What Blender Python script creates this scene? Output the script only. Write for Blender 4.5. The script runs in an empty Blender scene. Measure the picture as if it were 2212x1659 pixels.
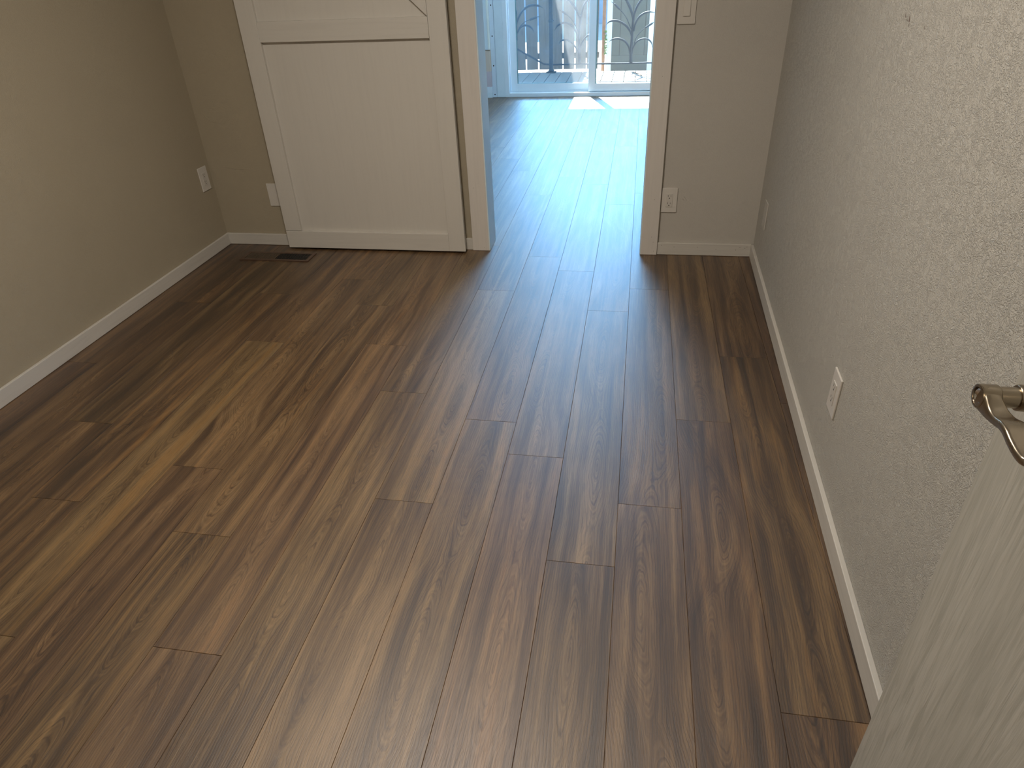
import bpy, bmesh, math, random
from mathutils import Vector, Matrix, Euler
random.seed(7)
C = bpy.context.scene.collection
SC = bpy.context.scene

# ------------------------------------------------------------------ camera
F_PX, PITCH, YAW, ROLL = 1459.035, 0.570178, -0.193482, -0.047917
cp, sp, cy, sy = math.cos(PITCH), math.sin(PITCH), math.cos(YAW), math.sin(YAW)
fwd = Vector((sy*cp, cy*cp, -sp)); rt = Vector((cy, -sy, 0)); up = rt.cross(fwd)
rr = rt*math.cos(ROLL) + up*math.sin(ROLL); uu = -rt*math.sin(ROLL) + up*math.cos(ROLL)
cam_d = bpy.data.cameras.new('camera'); cam = bpy.data.objects.new('camera', cam_d); C.objects.link(cam)
cam_d.sensor_width = 36; cam_d.sensor_fit = 'HORIZONTAL'; cam_d.lens = 36*F_PX/2212; cam_d.clip_start = .02
M = Matrix((rr, uu, -fwd)).transposed().to_4x4(); M.translation = Vector((0, 0, 1.40))
cam.matrix_world = M
SC.camera = cam

# ------------------------------------------------------------------ view, world, lights
SC.view_settings.view_transform = 'Standard'; SC.view_settings.look = 'None'
SC.view_settings.gamma = 1; SC.view_settings.exposure = 0.0; SC.view_settings.use_curve_mapping = False
try:
    SC.cycles.use_denoising = True; SC.cycles.max_bounces = 10; SC.cycles.diffuse_bounces = 6
    SC.cycles.transparent_max_bounces = 16; SC.cycles.sample_clamp_indirect = 10
except Exception: pass
SKY_W = 4.0; SKY_GLOW = 66.0
W = bpy.data.worlds.new('sky'); SC.world = W; W.use_nodes = True
nt = W.node_tree; bg = nt.nodes['Background']
tc = nt.nodes.new('ShaderNodeTexCoord'); sx = nt.nodes.new('ShaderNodeSeparateXYZ'); cr = nt.nodes.new('ShaderNodeValToRGB')
nt.links.new(tc.outputs['Generated'], sx.inputs[0]); nt.links.new(sx.outputs['Z'], cr.inputs[0])
cr.color_ramp.elements[0].position = 0.0; cr.color_ramp.elements[0].color = (.24, .55, 1, 1)
cr.color_ramp.elements[1].position = 0.7; cr.color_ramp.elements[1].color = (.13, .29, .50, 1)
# sky is brighter around the sun
dt = nt.nodes.new('ShaderNodeVectorMath'); dt.operation = 'DOT_PRODUCT'; dt.inputs[1].default_value = Vector((-.247, .797, .32)).normalized()
nt.links.new(tc.outputs['Generated'], dt.inputs[0])
def wm(op, a, b):
    n = nt.nodes.new('ShaderNodeMath'); n.operation = op
    for k, v in enumerate((a, b)):
        if isinstance(v, (int, float)): n.inputs[k].default_value = v
        else: nt.links.new(v, n.inputs[k])
    return n.outputs[0]
hz = nt.nodes.new('ShaderNodeMapRange'); hz.inputs['From Min'].default_value = .38; hz.inputs['From Max'].default_value = .60
hz.inputs['To Min'].default_value = 1.0; hz.inputs['To Max'].default_value = .07; hz.interpolation_type = 'SMOOTHSTEP'; nt.links.new(sx.outputs['Z'], hz.inputs[0])
glow = wm('ADD', wm('MULTIPLY', wm('MULTIPLY', hz.outputs[0], wm('POWER', wm('MAXIMUM', dt.outputs['Value'], 0.0), 4.0)), SKY_GLOW), SKY_W)
nt.links.new(cr.outputs[0], bg.inputs[0]); nt.links.new(glow, bg.inputs[1])

SUN_DIR = Vector((.247, -.797, -1.0)).normalized()
sd = bpy.data.lights.new('sun', 'SUN'); so = bpy.data.objects.new('sun', sd); C.objects.link(so)
sd.energy = 50; sd.angle = math.radians(.53); sd.color = (1, .96, .90)
so.rotation_euler = SUN_DIR.to_track_quat('-Z', 'Y').to_euler(); so.location = (-2, 14, 9)

LAMP_W = 42; LAMP_COL = (1.0, .905, .80)
HALL_W = 7; FILL_L = 20.0
# lamps of the place: the bedroom's ceiling light and the corridor light behind the camera
la = bpy.data.lights.new('ceiling_lamp_light', 'AREA'); la.shape = 'DISK'; la.size = .40; la.energy = LAMP_W; la.color = LAMP_COL
lo = bpy.data.objects.new('ceiling_lamp_light', la); C.objects.link(lo); lo.location = (-.72, 1.42, 2.335)
lb = bpy.data.lights.new('corridor_lamp_light', 'AREA'); lb.shape = 'DISK'; lb.size = .28; lb.energy = HALL_W; lb.color = (1, .80, .56)
lbo = bpy.data.objects.new('corridor_lamp_light', lb); C.objects.link(lbo); lbo.location = (0.05, -1.0, 2.335)

# ------------------------------------------------------------------ node helpers
def mat(name):
    m = bpy.data.materials.new(name); m.use_nodes = True
    return m, m.node_tree, m.node_tree.nodes['Principled BSDF']
def nd(t, typ, **k):
    n = t.nodes.new('ShaderNode'+typ)
    for a, v in k.items(): setattr(n, a, v)
    return n
def mth(t, op, a, b=None, c=None, clamp=False):
    n = nd(t, 'Math', operation=op); n.use_clamp = clamp
    for i, v in enumerate((a, b, c)):
        if v is None: continue
        if isinstance(v, (int, float)): n.inputs[i].default_value = v
        else: t.links.new(v, n.inputs[i])
    return n.outputs[0]
def noise(t, vec, scale, detail=2, rough=.5, dist=0):
    n = nd(t, 'TexNoise'); n.inputs['Scale'].default_value = scale; n.inputs['Detail'].default_value = detail
    n.inputs['Roughness'].default_value = rough; n.inputs['Distortion'].default_value = dist
    if vec is not None: t.links.new(vec, n.inputs['Vector'])
    return n.outputs['Fac']
def ramp(t, fac, stops):
    n = nd(t, 'ValToRGB'); r = n.color_ramp
    while len(r.elements) < len(stops): r.elements.new(.5)
    for e, (p, c) in zip(r.elements, stops):
        e.position = p; e.color = (c, c, c, 1) if isinstance(c, (int, float)) else (*c, 1)
    t.links.new(fac, n.inputs[0]); return n.outputs[0]
def mixc(t, fac, a, b, mode='MIX'):
    n = nd(t, 'Mix', data_type='RGBA', blend_type=mode)
    for s, v in ((n.inputs[0], fac), (n.inputs[6], a), (n.inputs[7], b)):
        if isinstance(v, (int, float)): s.default_value = v
        elif isinstance(v, tuple): s.default_value = (*v, 1)
        else: t.links.new(v, s)
    return n.outputs[2]
def bump(t, h, strength, dist, b, normal=None):
    n = nd(t, 'Bump'); n.inputs['Strength'].default_value = strength; n.inputs['Distance'].default_value = dist
    t.links.new(h, n.inputs['Height'])
    if normal: t.links.new(normal, n.inputs['Normal'])
    t.links.new(n.outputs[0], b.inputs['Normal']); return n.outputs[0]
def xyz(t, v=None, scale=(1, 1, 1)):
    if v is None: v = nd(t, 'TexCoord').outputs['Object']
    mp = nd(t, 'Mapping'); mp.inputs['Scale'].default_value = scale; t.links.new(v, mp.inputs[0]); return mp.outputs[0]

def simple(name, col, rough=.5, metal=0, var=.04, vscale=8, bmp=None, coat=0):
    m, t, b = mat(name); v = xyz(t)
    n = noise(t, v, vscale, 3)
    f = ramp(t, n, [(.3, 1-var*2), (.7, 1+0*var)])
    t.links.new(mixc(t, 1.0, col, f, 'MULTIPLY'), b.inputs['Base Color'])
    b.inputs['Roughness'].default_value = rough; b.inputs['Metallic'].default_value = metal
    if bmp: bump(t, noise(t, v, bmp[0], 3), bmp[1], bmp[2], b)
    return m

def wall_mat(name, col, tex=1.0):
    m, t, b = mat(name); v = xyz(t)
    w = nd(t, 'VectorMath', operation='ADD'); t.links.new(v, w.inputs[0])
    nz = nd(t, 'TexNoise'); nz.inputs['Scale'].default_value = 30; nz.inputs['Detail'].default_value = 2; t.links.new(v, nz.inputs['Vector'])
    sc = nd(t, 'VectorMath', operation='SCALE'); sc.inputs['Scale'].default_value = .02
    t.links.new(nz.outputs['Color'], sc.inputs[0]); t.links.new(sc.outputs[0], w.inputs[1]); vv = w.outputs[0]
    a = noise(t, vv, 150, 3, .6); c = noise(t, vv, 62, 2, .5); patch = noise(t, v, 4.5, 3, .6)
    ridge = mth(t, 'ABSOLUTE', mth(t, 'SUBTRACT', a, .5))
    r = ramp(t, ridge, [(0.0, 1.0), (.055, .35), (.13, 0)])
    flat = ramp(t, c, [(.50, 1), (.62, .5)])
    h = mth(t, 'ADD', mth(t, 'MULTIPLY', r, mth(t, 'MULTIPLY', flat, mth(t, 'ADD', mth(t, 'MULTIPLY', patch, .6), .5))), mth(t, 'MULTIPLY', c, .45))
    bump(t, h, .85*tex, .0019, b)
    colv = ramp(t, noise(t, v, 2.2, 4, .6), [(.3, .955), (.7, 1)])
    t.links.new(mixc(t, 1.0, col, colv, 'MULTIPLY'), b.inputs['Base Color'])
    b.inputs['Roughness'].default_value = .62; b.inputs['Specular IOR Level'].default_value = .35
    return m
M_WALL = wall_mat('painted_plaster', (.485, .467, .418), 1.0)
M_WALL_F = wall_mat('painted_plaster_smooth', (.495, .468, .42), .42)
M_WALL_L = wall_mat('warm_light_plaster', (.385, .335, .245), .5)  # darker yellow tone paints in the dim warm light on the left
M_WALL_H = simple('living_room_paint', (.66, .66, .63), .7, bmp=(90, .3, .001))
M_CEIL = simple('ceiling_paint', (.82, .81, .79), .8, bmp=(120, .4, .001))

def wood_paint(name, col, rough=.45, amt=.10, axis=2, scale=1.0, dark=(.80)):
    m, t, b = mat(name)
    s = [60*scale, 60*scale, 60*scale]; s[axis] = 3*scale
    v = xyz(t, None, tuple(s)); n = noise(t, v, 1.0, 4, .6, .6)
    f = ramp(t, n, [(.35, dark), (.55, 1.0)])
    t.links.new(mixc(t, 1.0, col, f, 'MULTIPLY'), b.inputs['Base Color'])
    b.inputs['Roughness'].default_value = rough
    bump(t, n, amt*4, .0006, b); return m
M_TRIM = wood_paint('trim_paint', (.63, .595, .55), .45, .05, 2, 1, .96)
M_BASE = wood_paint('baseboard_paint', (.55, .525, .475), .5, .14, 0, 1, .93)
M_BASEY = wood_paint('baseboard_paint_side', (.55, .525, .475), .5, .14, 1, 1, .93)
M_DOORW = wood_paint('barn_door_paint', (.575, .55, .50), .5, .07, 2, 1, .975)
M_DOORWX = wood_paint('barn_door_rail_paint', (.575, .55, .50), .5, .10, 0, 1, .96)

# painted door leaf with embossed oak grain (grain runs up the door)
def leaf_mat():
    m, t, b = mat('embossed_oak_grain_paint')
    v0 = nd(t, 'TexCoord').outputs['Object']
    a = noise(t, xyz(t, v0, (1, 62, 4.2)), 1.0, 3, .55, 1.1)
    c = noise(t, xyz(t, v0, (1, 150, 9)), 1.0, 3, .6, .3)
    reg = noise(t, xyz(t, v0, (1, 7, 1.4)), 1.0, 2, .5)
    l1 = ramp(t, a, [(.50, 1), (.60, .0)]); l2 = ramp(t, c, [(.42, 0), (.60, 1)])
    h = mth(t, 'MULTIPLY', mth(t, 'ADD', mth(t, 'MULTIPLY', l1, .55), mth(t, 'MULTIPLY', l2, .55)), ramp(t, reg, [(.30, .35), (.6, 1)]))
    t.links.new(mixc(t, h, (.36, .35, .305), (.47, .455, .405)), b.inputs['Base Color'])
    b.inputs['Roughness'].default_value = .5
    bump(t, h, .55, .0009, b); return m
M_LEAF = leaf_mat()
M_PLAS = simple('white_plastic', (.60, .57, .52), .35, var=.01)
M_PLAS2 = simple('white_plastic_insert', (.56, .53, .48), .3, var=.01)
M_SLOT = simple('dark_slot', (.02, .017, .015), .6)
M_VINYL = simple('white_vinyl', (.72, .80, .84), .35, var=.02)
M_ALU = simple('pale_track_paint', (.62, .70, .76), .4, var=.03)
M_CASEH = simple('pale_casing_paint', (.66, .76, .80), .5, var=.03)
M_IRON = simple('black_iron', (.007, .016, .026), .65, 0); M_IRON.node_tree.nodes['Principled BSDF'].inputs['Specular IOR Level'].default_value = .25
M_DARKM = simple('black_steel', (.02, .02, .022), .4, .6)
def nickel():
    m, t, b = mat('satin_nickel')
    b.inputs['Base Color'].default_value = (.36, .31, .24, 1); b.inputs['Metallic'].default_value = 1
    n = noise(t, xyz(t), 60, 2); t.links.new(ramp(t, n, [(.3, .27), (.7, .31)]), b.inputs['Roughness']); return m
M_NICK = nickel()
def chrome():
    m, t, b = mat('bright_chrome'); b.inputs['Metallic'].default_value = 1
    n = noise(t, xyz(t), 200, 1); t.links.new(ramp(t, n, [(.3, .05), (.7, .08)]), b.inputs['Roughness'])
    b.inputs['Base Color'].default_value = (.75, .75, .77, 1); return m
M_CHR = chrome()
M_EMIT = None
def emis():
    m, t, b = mat('lamp_and_fill_diffuser'); b.inputs['Base Color'].default_value = (.8, .77, .7, 1)
    b.inputs['Emission Color'].default_value = (1, .80, .55, 1); b.inputs['Emission Strength'].default_value = 4; return m
M_EMIT = emis()

# walnut-look vinyl plank: growth rings cut round a wandering pith, read from per-plank mesh attributes
def floor_mat():
    m, t, b = mat('walnut_plank_vinyl')
    def at(n):
        a = nd(t, 'Attribute'); a.attribute_name = n; return a
    loc = at('plank_uv').outputs['Vector']      # u across, v along, seed
    gu = at('pith_u').outputs['Fac']; gh = at('pith_h').outputs['Fac']; tone = at('tone').outputs['Fac']
    seed = at('seed').outputs['Fac']; orange = at('warmth').outputs['Fac']
    # low frequency wander of the rings
    wv = xyz(t, loc, (9, 2.2, 1)); w1 = mth(t, 'SUBTRACT', noise(t, wv, 1.0, 2, .5), .5)
    wv2 = xyz(t, loc, (26, 9, 3.1)); w2 = mth(t, 'SUBTRACT', noise(t, wv2, 1.0, 3, .55), .5)
    wv3 = xyz(t, loc, (110, 28, 1.7)); w3 = mth(t, 'SUBTRACT', noise(t, wv3, 1.0, 2, .5), .5)
    r0 = mth(t, 'SQRT', mth(t, 'ADD', mth(t, 'MULTIPLY', gu, gu), mth(t, 'MULTIPLY', gh, gh)))
    r = mth(t, 'ADD', mth(t, 'ADD', r0, mth(t, 'MULTIPLY', w1, .040)), mth(t, 'ADD', mth(t, 'MULTIPLY', w2, .011), mth(t, 'MULTIPLY', w3, .0016)))
    ph = mth(t, 'MULTIPLY', r, 165.0)
    fr = mth(t, 'FRACT', ph)
    ring = ramp(t, fr, [(0, .30), (.07, .78), (.68, 1.0), (.92, .45), (1.0, .30)])
    ringf = mth(t, 'FRACT', mth(t, 'MULTIPLY', r, 390.0))
    fine = ramp(t, ringf, [(0, .3), (.4, 1), (1, .3)])
    # broad colour bands that follow the rings and run along the board
    bv = nd(t, 'CombineXYZ'); t.links.new(mth(t, 'MULTIPLY', r, 17), bv.inputs[0]); t.links.new(mth(t, 'MULTIPLY', seed, 37), bv.inputs[2])
    sepl = nd(t, 'SeparateXYZ'); t.links.new(loc, sepl.inputs[0]); t.links.new(mth(t, 'MULTIPLY', sepl.outputs['Y'], .5), bv.inputs[1])
    band = noise(t, bv.outputs[0], 1.6, 3, .6)
    sv = xyz(t, loc, (30, .9, 2.3)); streak = noise(t, sv, 1.0, 4, .62, .5)
    blot = noise(t, xyz(t, loc, (5, 2.4, 4.7)), 1.0, 2, .5)
    pore = noise(t, xyz(t, loc, (620, 16, 7)), 1.0, 3, .65)
    pore_d = ramp(t, pore, [(.34, 0), (.47, 1)])
    grain = noise(t, xyz(t, loc, (210, 5, 5)), 1.0, 4, .7)
    ringamp = ramp(t, noise(t, xyz(t, loc, (12, 2, 9)), 1.0, 1), [(.3, .45), (.65, 1)])
    k = mth(t, 'ADD', mth(t, 'MULTIPLY', mth(t, 'SUBTRACT', band, .5), 1.0), mth(t, 'MULTIPLY', mth(t, 'SUBTRACT', streak, .5), 1.25))
    k = mth(t, 'ADD', k, mth(t, 'MULTIPLY', mth(t, 'SUBTRACT', blot, .5), .35))
    k = mth(t, 'ADD', k, mth(t, 'MULTIPLY', mth(t, 'SUBTRACT', grain, .5), .56))
    k = mth(t, 'ADD', k, mth(t, 'MULTIPLY', mth(t, 'MULTIPLY', mth(t, 'SUBTRACT', ring, .7), ringamp), .42))
    k = mth(t, 'ADD', k, mth(t, 'MULTIPLY', mth(t, 'SUBTRACT', fine, .6), .20))
    k = mth(t, 'ADD', mth(t, 'ADD', k, .5), tone)
    col = ramp(t, k, [(.06, (.030, .0165, .010)), (.32, (.078, .044, .026)), (.52, (.142, .087, .052)), (.72, (.222, .145, .088)), (.95, (.32, .215, .135))])
    warm = mixc(t, mth(t, 'MULTIPLY', ramp(t, streak, [(.52, 0), (.72, 1)]), orange, None, True), col, (.30, .155, .075))
    col2 = mixc(t, mth(t, 'MULTIPLY', mth(t, 'SUBTRACT', 1.0, pore_d), .52), warm, (.030, .020, .014))
    hs = nd(t, 'HueSaturation'); t.links.new(col2, hs.inputs['Color']); hs.inputs['Saturation'].default_value = 1.25; hs.inputs['Value'].default_value = .74
    t.links.new(mth(t, 'ADD', .502, mth(t, 'MULTIPLY', seed, .009)), hs.inputs['Hue'])
    t.links.new(hs.outputs[0], b.inputs['Base Color'])
    t.links.new(mth(t, 'ADD', .46, mth(t, 'MULTIPLY', ring, .09)), b.inputs['Roughness'])
    b.inputs['Specular IOR Level'].default_value = .3
    b.inputs['Coat Weight'].default_value = 1.0; b.inputs['Coat Roughness'].default_value = .47; b.inputs['Coat IOR'].default_value = 1.62
    relief = mth(t, 'ADD', mth(t, 'MULTIPLY', mth(t, 'MULTIPLY', ring, ringamp), 1.0), mth(t, 'ADD', mth(t, 'MULTIPLY', fine, .22), mth(t, 'MULTIPLY', pore_d, .5)))
    nb = bump(t, relief, .30, .0005, b); t.links.new(nb, b.inputs['Coat Normal'])
    return m
M_FLOOR = floor_mat()

def deck_mat():
    m, t, b = mat('painted_deck_board'); v = xyz(t, None, (14, 1.6, 5)); n = noise(t, v, 1, 4, .6)
    t.links.new(ramp(t, n, [(.3, (.105, .11, .105)), (.7, (.135, .14, .135))]), b.inputs['Base Color']); b.inputs['Roughness'].default_value = .6
    bump(t, n, .3, .001, b); return m
M_DECK = deck_mat()
def fence_mat():
    m, t, b = mat('weathered_fence_board'); v0 = nd(t, 'TexCoord').outputs['Object']
    n = noise(t, xyz(t, v0, (28, 28, 1.6)), 1, 5, .65, .8); k = noise(t, xyz(t, v0, (9, 9, 4)), 1, 1)
    c = ramp(t, n, [(.25, (.040, .031, .024)), (.5, (.080, .063, .049)), (.75, (.11, .088, .066))])
    c = mixc(t, ramp(t, k, [(.66, 0), (.74, 1)]), c, (.06, .045, .04))
    t.links.new(c, b.inputs['Base Color']); b.inputs['Roughness'].default_value = .8; bump(t, n, .5, .002, b); return m
M_FENCE = fence_mat()
M_SHED = simple('grey_green_siding', (.075, .078, .062), .6, var=.03, bmp=(40, .2, .001))
M_SHEDT = simple('white_corner_board', (.70, .78, .80), .5, var=.02)
M_BROWN = simple('cedar_post', (.30, .14, .065), .7, var=.15, vscale=20)
M_GRAVEL = simple('pale_concrete', (.60, .58, .54), .9, var=.08, vscale=14, bmp=(60, .3, .004))
M_LEAFG = simple('leaf_green', (.10, .22, .03), .5, var=.2, vscale=30)
M_STUCCO = simple('exterior_stucco', (.55, .55, .52), .9, bmp=(60, .5, .003))
M_BEIGE = simple('beige_board', (.66, .55, .45), .6, var=.05)
M_PINK = simple('pale_pink_board', (.58, .50, .52), .6, var=.05)
def glass_mat(name, dust):
    m = bpy.data.materials.new(name); m.use_nodes = True; t = m.node_tree; t.nodes.clear()
    out = nd(t, 'OutputMaterial'); tr = nd(t, 'BsdfTransparent'); tr.inputs[0].default_value = (.90, .96, .97, 1)
    gl = nd(t, 'BsdfGlossy'); gl.inputs['Roughness'].default_value = .01
    fr = nd(t, 'Fresnel'); gb = nd(t, 'NewGeometry').outputs['Backfacing']
    t.links.new(mth(t, 'SUBTRACT', 1.45, mth(t, 'MULTIPLY', gb, 1.45-1/1.45)), fr.inputs[0])
    m1 = nd(t, 'MixShader'); t.links.new(fr.outputs[0], m1.inputs[0]); t.links.new(tr.outputs[0], m1.inputs[1]); t.links.new(gl.outputs[0], m1.inputs[2])
    df = nd(t, 'BsdfTranslucent'); df.inputs[0].default_value = (.85, .88, .9, 1)
    v = xyz(t); sp1 = ramp(t, noise(t, v, 260, 2), [(.68, 0), (.76, 1)]); sm = noise(t, v, 7, 3)
    fac = mth(t, 'ADD', mth(t, 'MULTIPLY', sm, .012*dust), mth(t, 'ADD', .004*dust, mth(t, 'MULTIPLY', sp1, .035*dust)))
    m2 = nd(t, 'MixShader'); t.links.new(fac, m2.inputs[0]); t.links.new(m1.outputs[0], m2.inputs[1]); t.links.new(df.outputs[0], m2.inputs[2])
    t.links.new(m2.outputs[0], out.inputs[0]); return m
M_GLASS = glass_mat('dusty_window_glass', 2.3); M_GLASS2 = glass_mat('clean_window_glass', .6)

# ------------------------------------------------------------------ geometry helpers
def link(name, bm, m, parent=None, loc=None, smooth=False):
    bmesh.ops.recalc_face_normals(bm, faces=bm.faces)
    me = bpy.data.meshes.new(name); bm.to_mesh(me); bm.free()
    if isinstance(m, (list, tuple)):
        for x in m: me.materials.append(x)
    elif m: me.materials.append(m)
    if smooth:
        for p in me.polygons: p.use_smooth = True
    o = bpy.data.objects.new(name, me); C.objects.link(o)
    if parent: o.parent = parent
    if loc: o.location = loc
    return o
def box(bm, x0, x1, y0, y1, z0, z1, bev=0, seg=2, mi=0):
    r = bmesh.ops.create_cube(bm, size=1); vs = r['verts']
    for v in vs:
        v.co = Vector((x0+(v.co.x+.5)*(x1-x0), y0+(v.co.y+.5)*(y1-y0), z0+(v.co.z+.5)*(z1-z0)))
    fs = {f for v in vs for f in v.link_faces}
    for f in fs: f.material_index = mi
    if bev:
        es = list({e for v in vs for e in v.link_edges})
        r2 = bmesh.ops.bevel(bm, geom=es, offset=bev, segments=seg, affect='EDGES', profile=.5)
        for f in r2['faces']: f.material_index = mi
    return bm
def B(*a, **k):
    bm = bmesh.new(); box(bm, *a, **k); return bm
def tube(bm, pts, rad, n=8, caps=True):
    pts = [Vector(p) for p in pts]; rings = []
    rads = rad if isinstance(rad, (list, tuple)) else [rad]*len(pts)
    prev = None
    for i, p in enumerate(pts):
        d = (pts[min(i+1, len(pts)-1)] - pts[max(i-1, 0)]).normalized()
        if prev is None: a = d.orthogonal().normalized()
        else: a = (prev - d*prev.dot(d)).normalized()
        prev = a; b = d.cross(a)
        rings.append([bm.verts.new(p + (a*math.cos(2*math.pi*j/n) + b*math.sin(2*math.pi*j/n))*rads[i]) for j in range(n)])
    for r1, r2 in zip(rings, rings[1:]):
        for j in range(n): bm.faces.new((r1[j], r1[(j+1) % n], r2[(j+1) % n], r2[j]))
    if caps: bm.faces.new(rings[0]); bm.faces.new(rings[-1])
def spline(pts, n=8):
    pts = [Vector(p) for p in pts]; out = []
    for i in range(len(pts)-1):
        p0 = pts[max(i-1, 0)]; p1 = pts[i]; p2 = pts[i+1]; p3 = pts[min(i+2, len(pts)-1)]
        for j in range(n):
            s = j/n
            out.append(.5*((2*p1)+(p2-p0)*s+(2*p0-5*p1+4*p2-p3)*s*s+(-p0+3*p1-3*p2+p3)*s**3))
    out.append(pts[-1]); return out
def lathe(bm, prof, center, axis, n=32):
    # prof: list of (distance along axis, radius)
    ax = Vector(axis).normalized(); a = ax.orthogonal().normalized(); b = ax.cross(a); c = Vector(center); rings = []
    for d, r in prof:
        rings.append([bm.verts.new(c+ax*d+(a*math.cos(2*math.pi*j/n)+b*math.sin(2*math.pi*j/n))*max(r, 1e-5)) for j in range(n)])
    for r1, r2 in zip(rings, rings[1:]):
        for j in range(n): bm.faces.new((r1[j], r1[(j+1) % n], r2[(j+1) % n], r2[j]))
    bm.faces.new(rings[0]); bm.faces.new(rings[-1])
def prism(bm, poly, z0, z1):
    lo = [bm.verts.new((x, y, z0)) for x, y in poly]; hi = [bm.verts.new((x, y, z1)) for x, y in poly]
    n = len(poly); bm.faces.new(lo[::-1]); bm.faces.new(hi)
    for i in range(n): bm.faces.new((lo[i], lo[(i+1) % n], hi[(i+1) % n], hi[i]))
def tag(o, label, cat, group=None, kind=None):
    o['label'] = label; o['category'] = cat
    if group: o['group'] = group
    if kind: o['kind'] = kind
    return o
def empty(name, loc, rz=0):
    o = bpy.data.objects.new(name, None); C.objects.link(o); o.location = loc; o.rotation_euler = (0, 0, rz)
    o.empty_display_size = .1; return o
ST = 'structure'

# ------------------------------------------------------------------ floor of individual planks (one mesh)
PW, X0, PL = .184167, .0057, 1.518
JO = {0: 1.525, -1: 1.277, -2: 1.719, -3: 1.897, -4: 1.456, -5: 2.042, -6: .875, -7: 1.245, -8: 1.529, -9: .851, -10: 1.326,
      -11: .205, -12: 1.196, -13: .60, 1: .459, 2: .915, 3: .60}
# (column, across, along) of the oval figures seen in the photograph
EYES = [(0, .071, 1.16), (-1, .112, 1.68), (0, .136, 1.97), (1, .108, 1.46), (2, .077, 1.75), (2, .11, 1.35), (-2, .096, 1.63), (-3, .111, 1.51),
        (-1, .091, 1.00), (-4, .088, 1.17), (-4, .113, 1.55), (-5, .093, 2.89), (-6, .077, 1.90), (-7, .072, 2.27),
        (-8, .040, 2.71), (-8, .053, 2.04), (-9, .117, 2.51), (-4, .097, 4.41), (-3, .101, 3.97), (-1, .118, 3.68),
        (-2, .043, 2.20), (-1, .088, 2.38), (0, .125, 2.44), (-6, .068, 2.63), (1, .086, 2.42), (-9, .101, 1.80),
        (-7, .103, 1.05), (-5, .10, 1.80), (-2, .126, 3.98), (-4, .06, .95), (-3, .10, 2.60), (0, .09, 3.7), (-12, .08, 2.1), (-11, .09, 2.5)]
TONE = {(0, 0): .02, (0, 1): -.02, (-1, 0): -.02, (-1, 1): .03, (-1, 2): .02, (-2, 0): .05, (-2, 1): .02, (-3, 0): .02, (-3, 1): -.02, (-4, 0): .14,
        (-4, 1): .10, (-5, 0): .02, (-5, 1): .03, (-5, 2): .05, (-6, 1): .10, (-6, 2): .04, (-7, 1): .04, (-7, 2): .06, (-8, 1): .07, (-8, 2): .03,
        (-9, 1): .10, (-9, 2): .02, (-10, 1): -.08, (-10, 2): -.10, (-11, 1): -.10, (-11, 2): -.12, (-12, 1): -.15, (-12, 2): -.13, (-12, 0): -.14, (-11, 0): -.12, (-10, 0): -.08, (-13, 1): -.15, (-13, 2): -.15, (-13, 0): -.15,
        (1, 0): -.13, (1, 1): -.10, (1, 2): -.02, (2, 0): -.12, (2, 1): -.13, (2, 2): -.08, (3, 1): -.14, (3, 2): -.14, (-8, 0): -.06, (-7, 0): -.05}
WARM = {(-9, 1): .55, (-8, 2): .5, (-8, 1): .35, (2, 1): .45, (-2, 0): .5, (-10, 1): .5, (-7, 1): .3, (-10, 0): .5, (-9, 2): .35, (1, 0): .15, (-3, 0): .25, (2, 0): .5}
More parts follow.
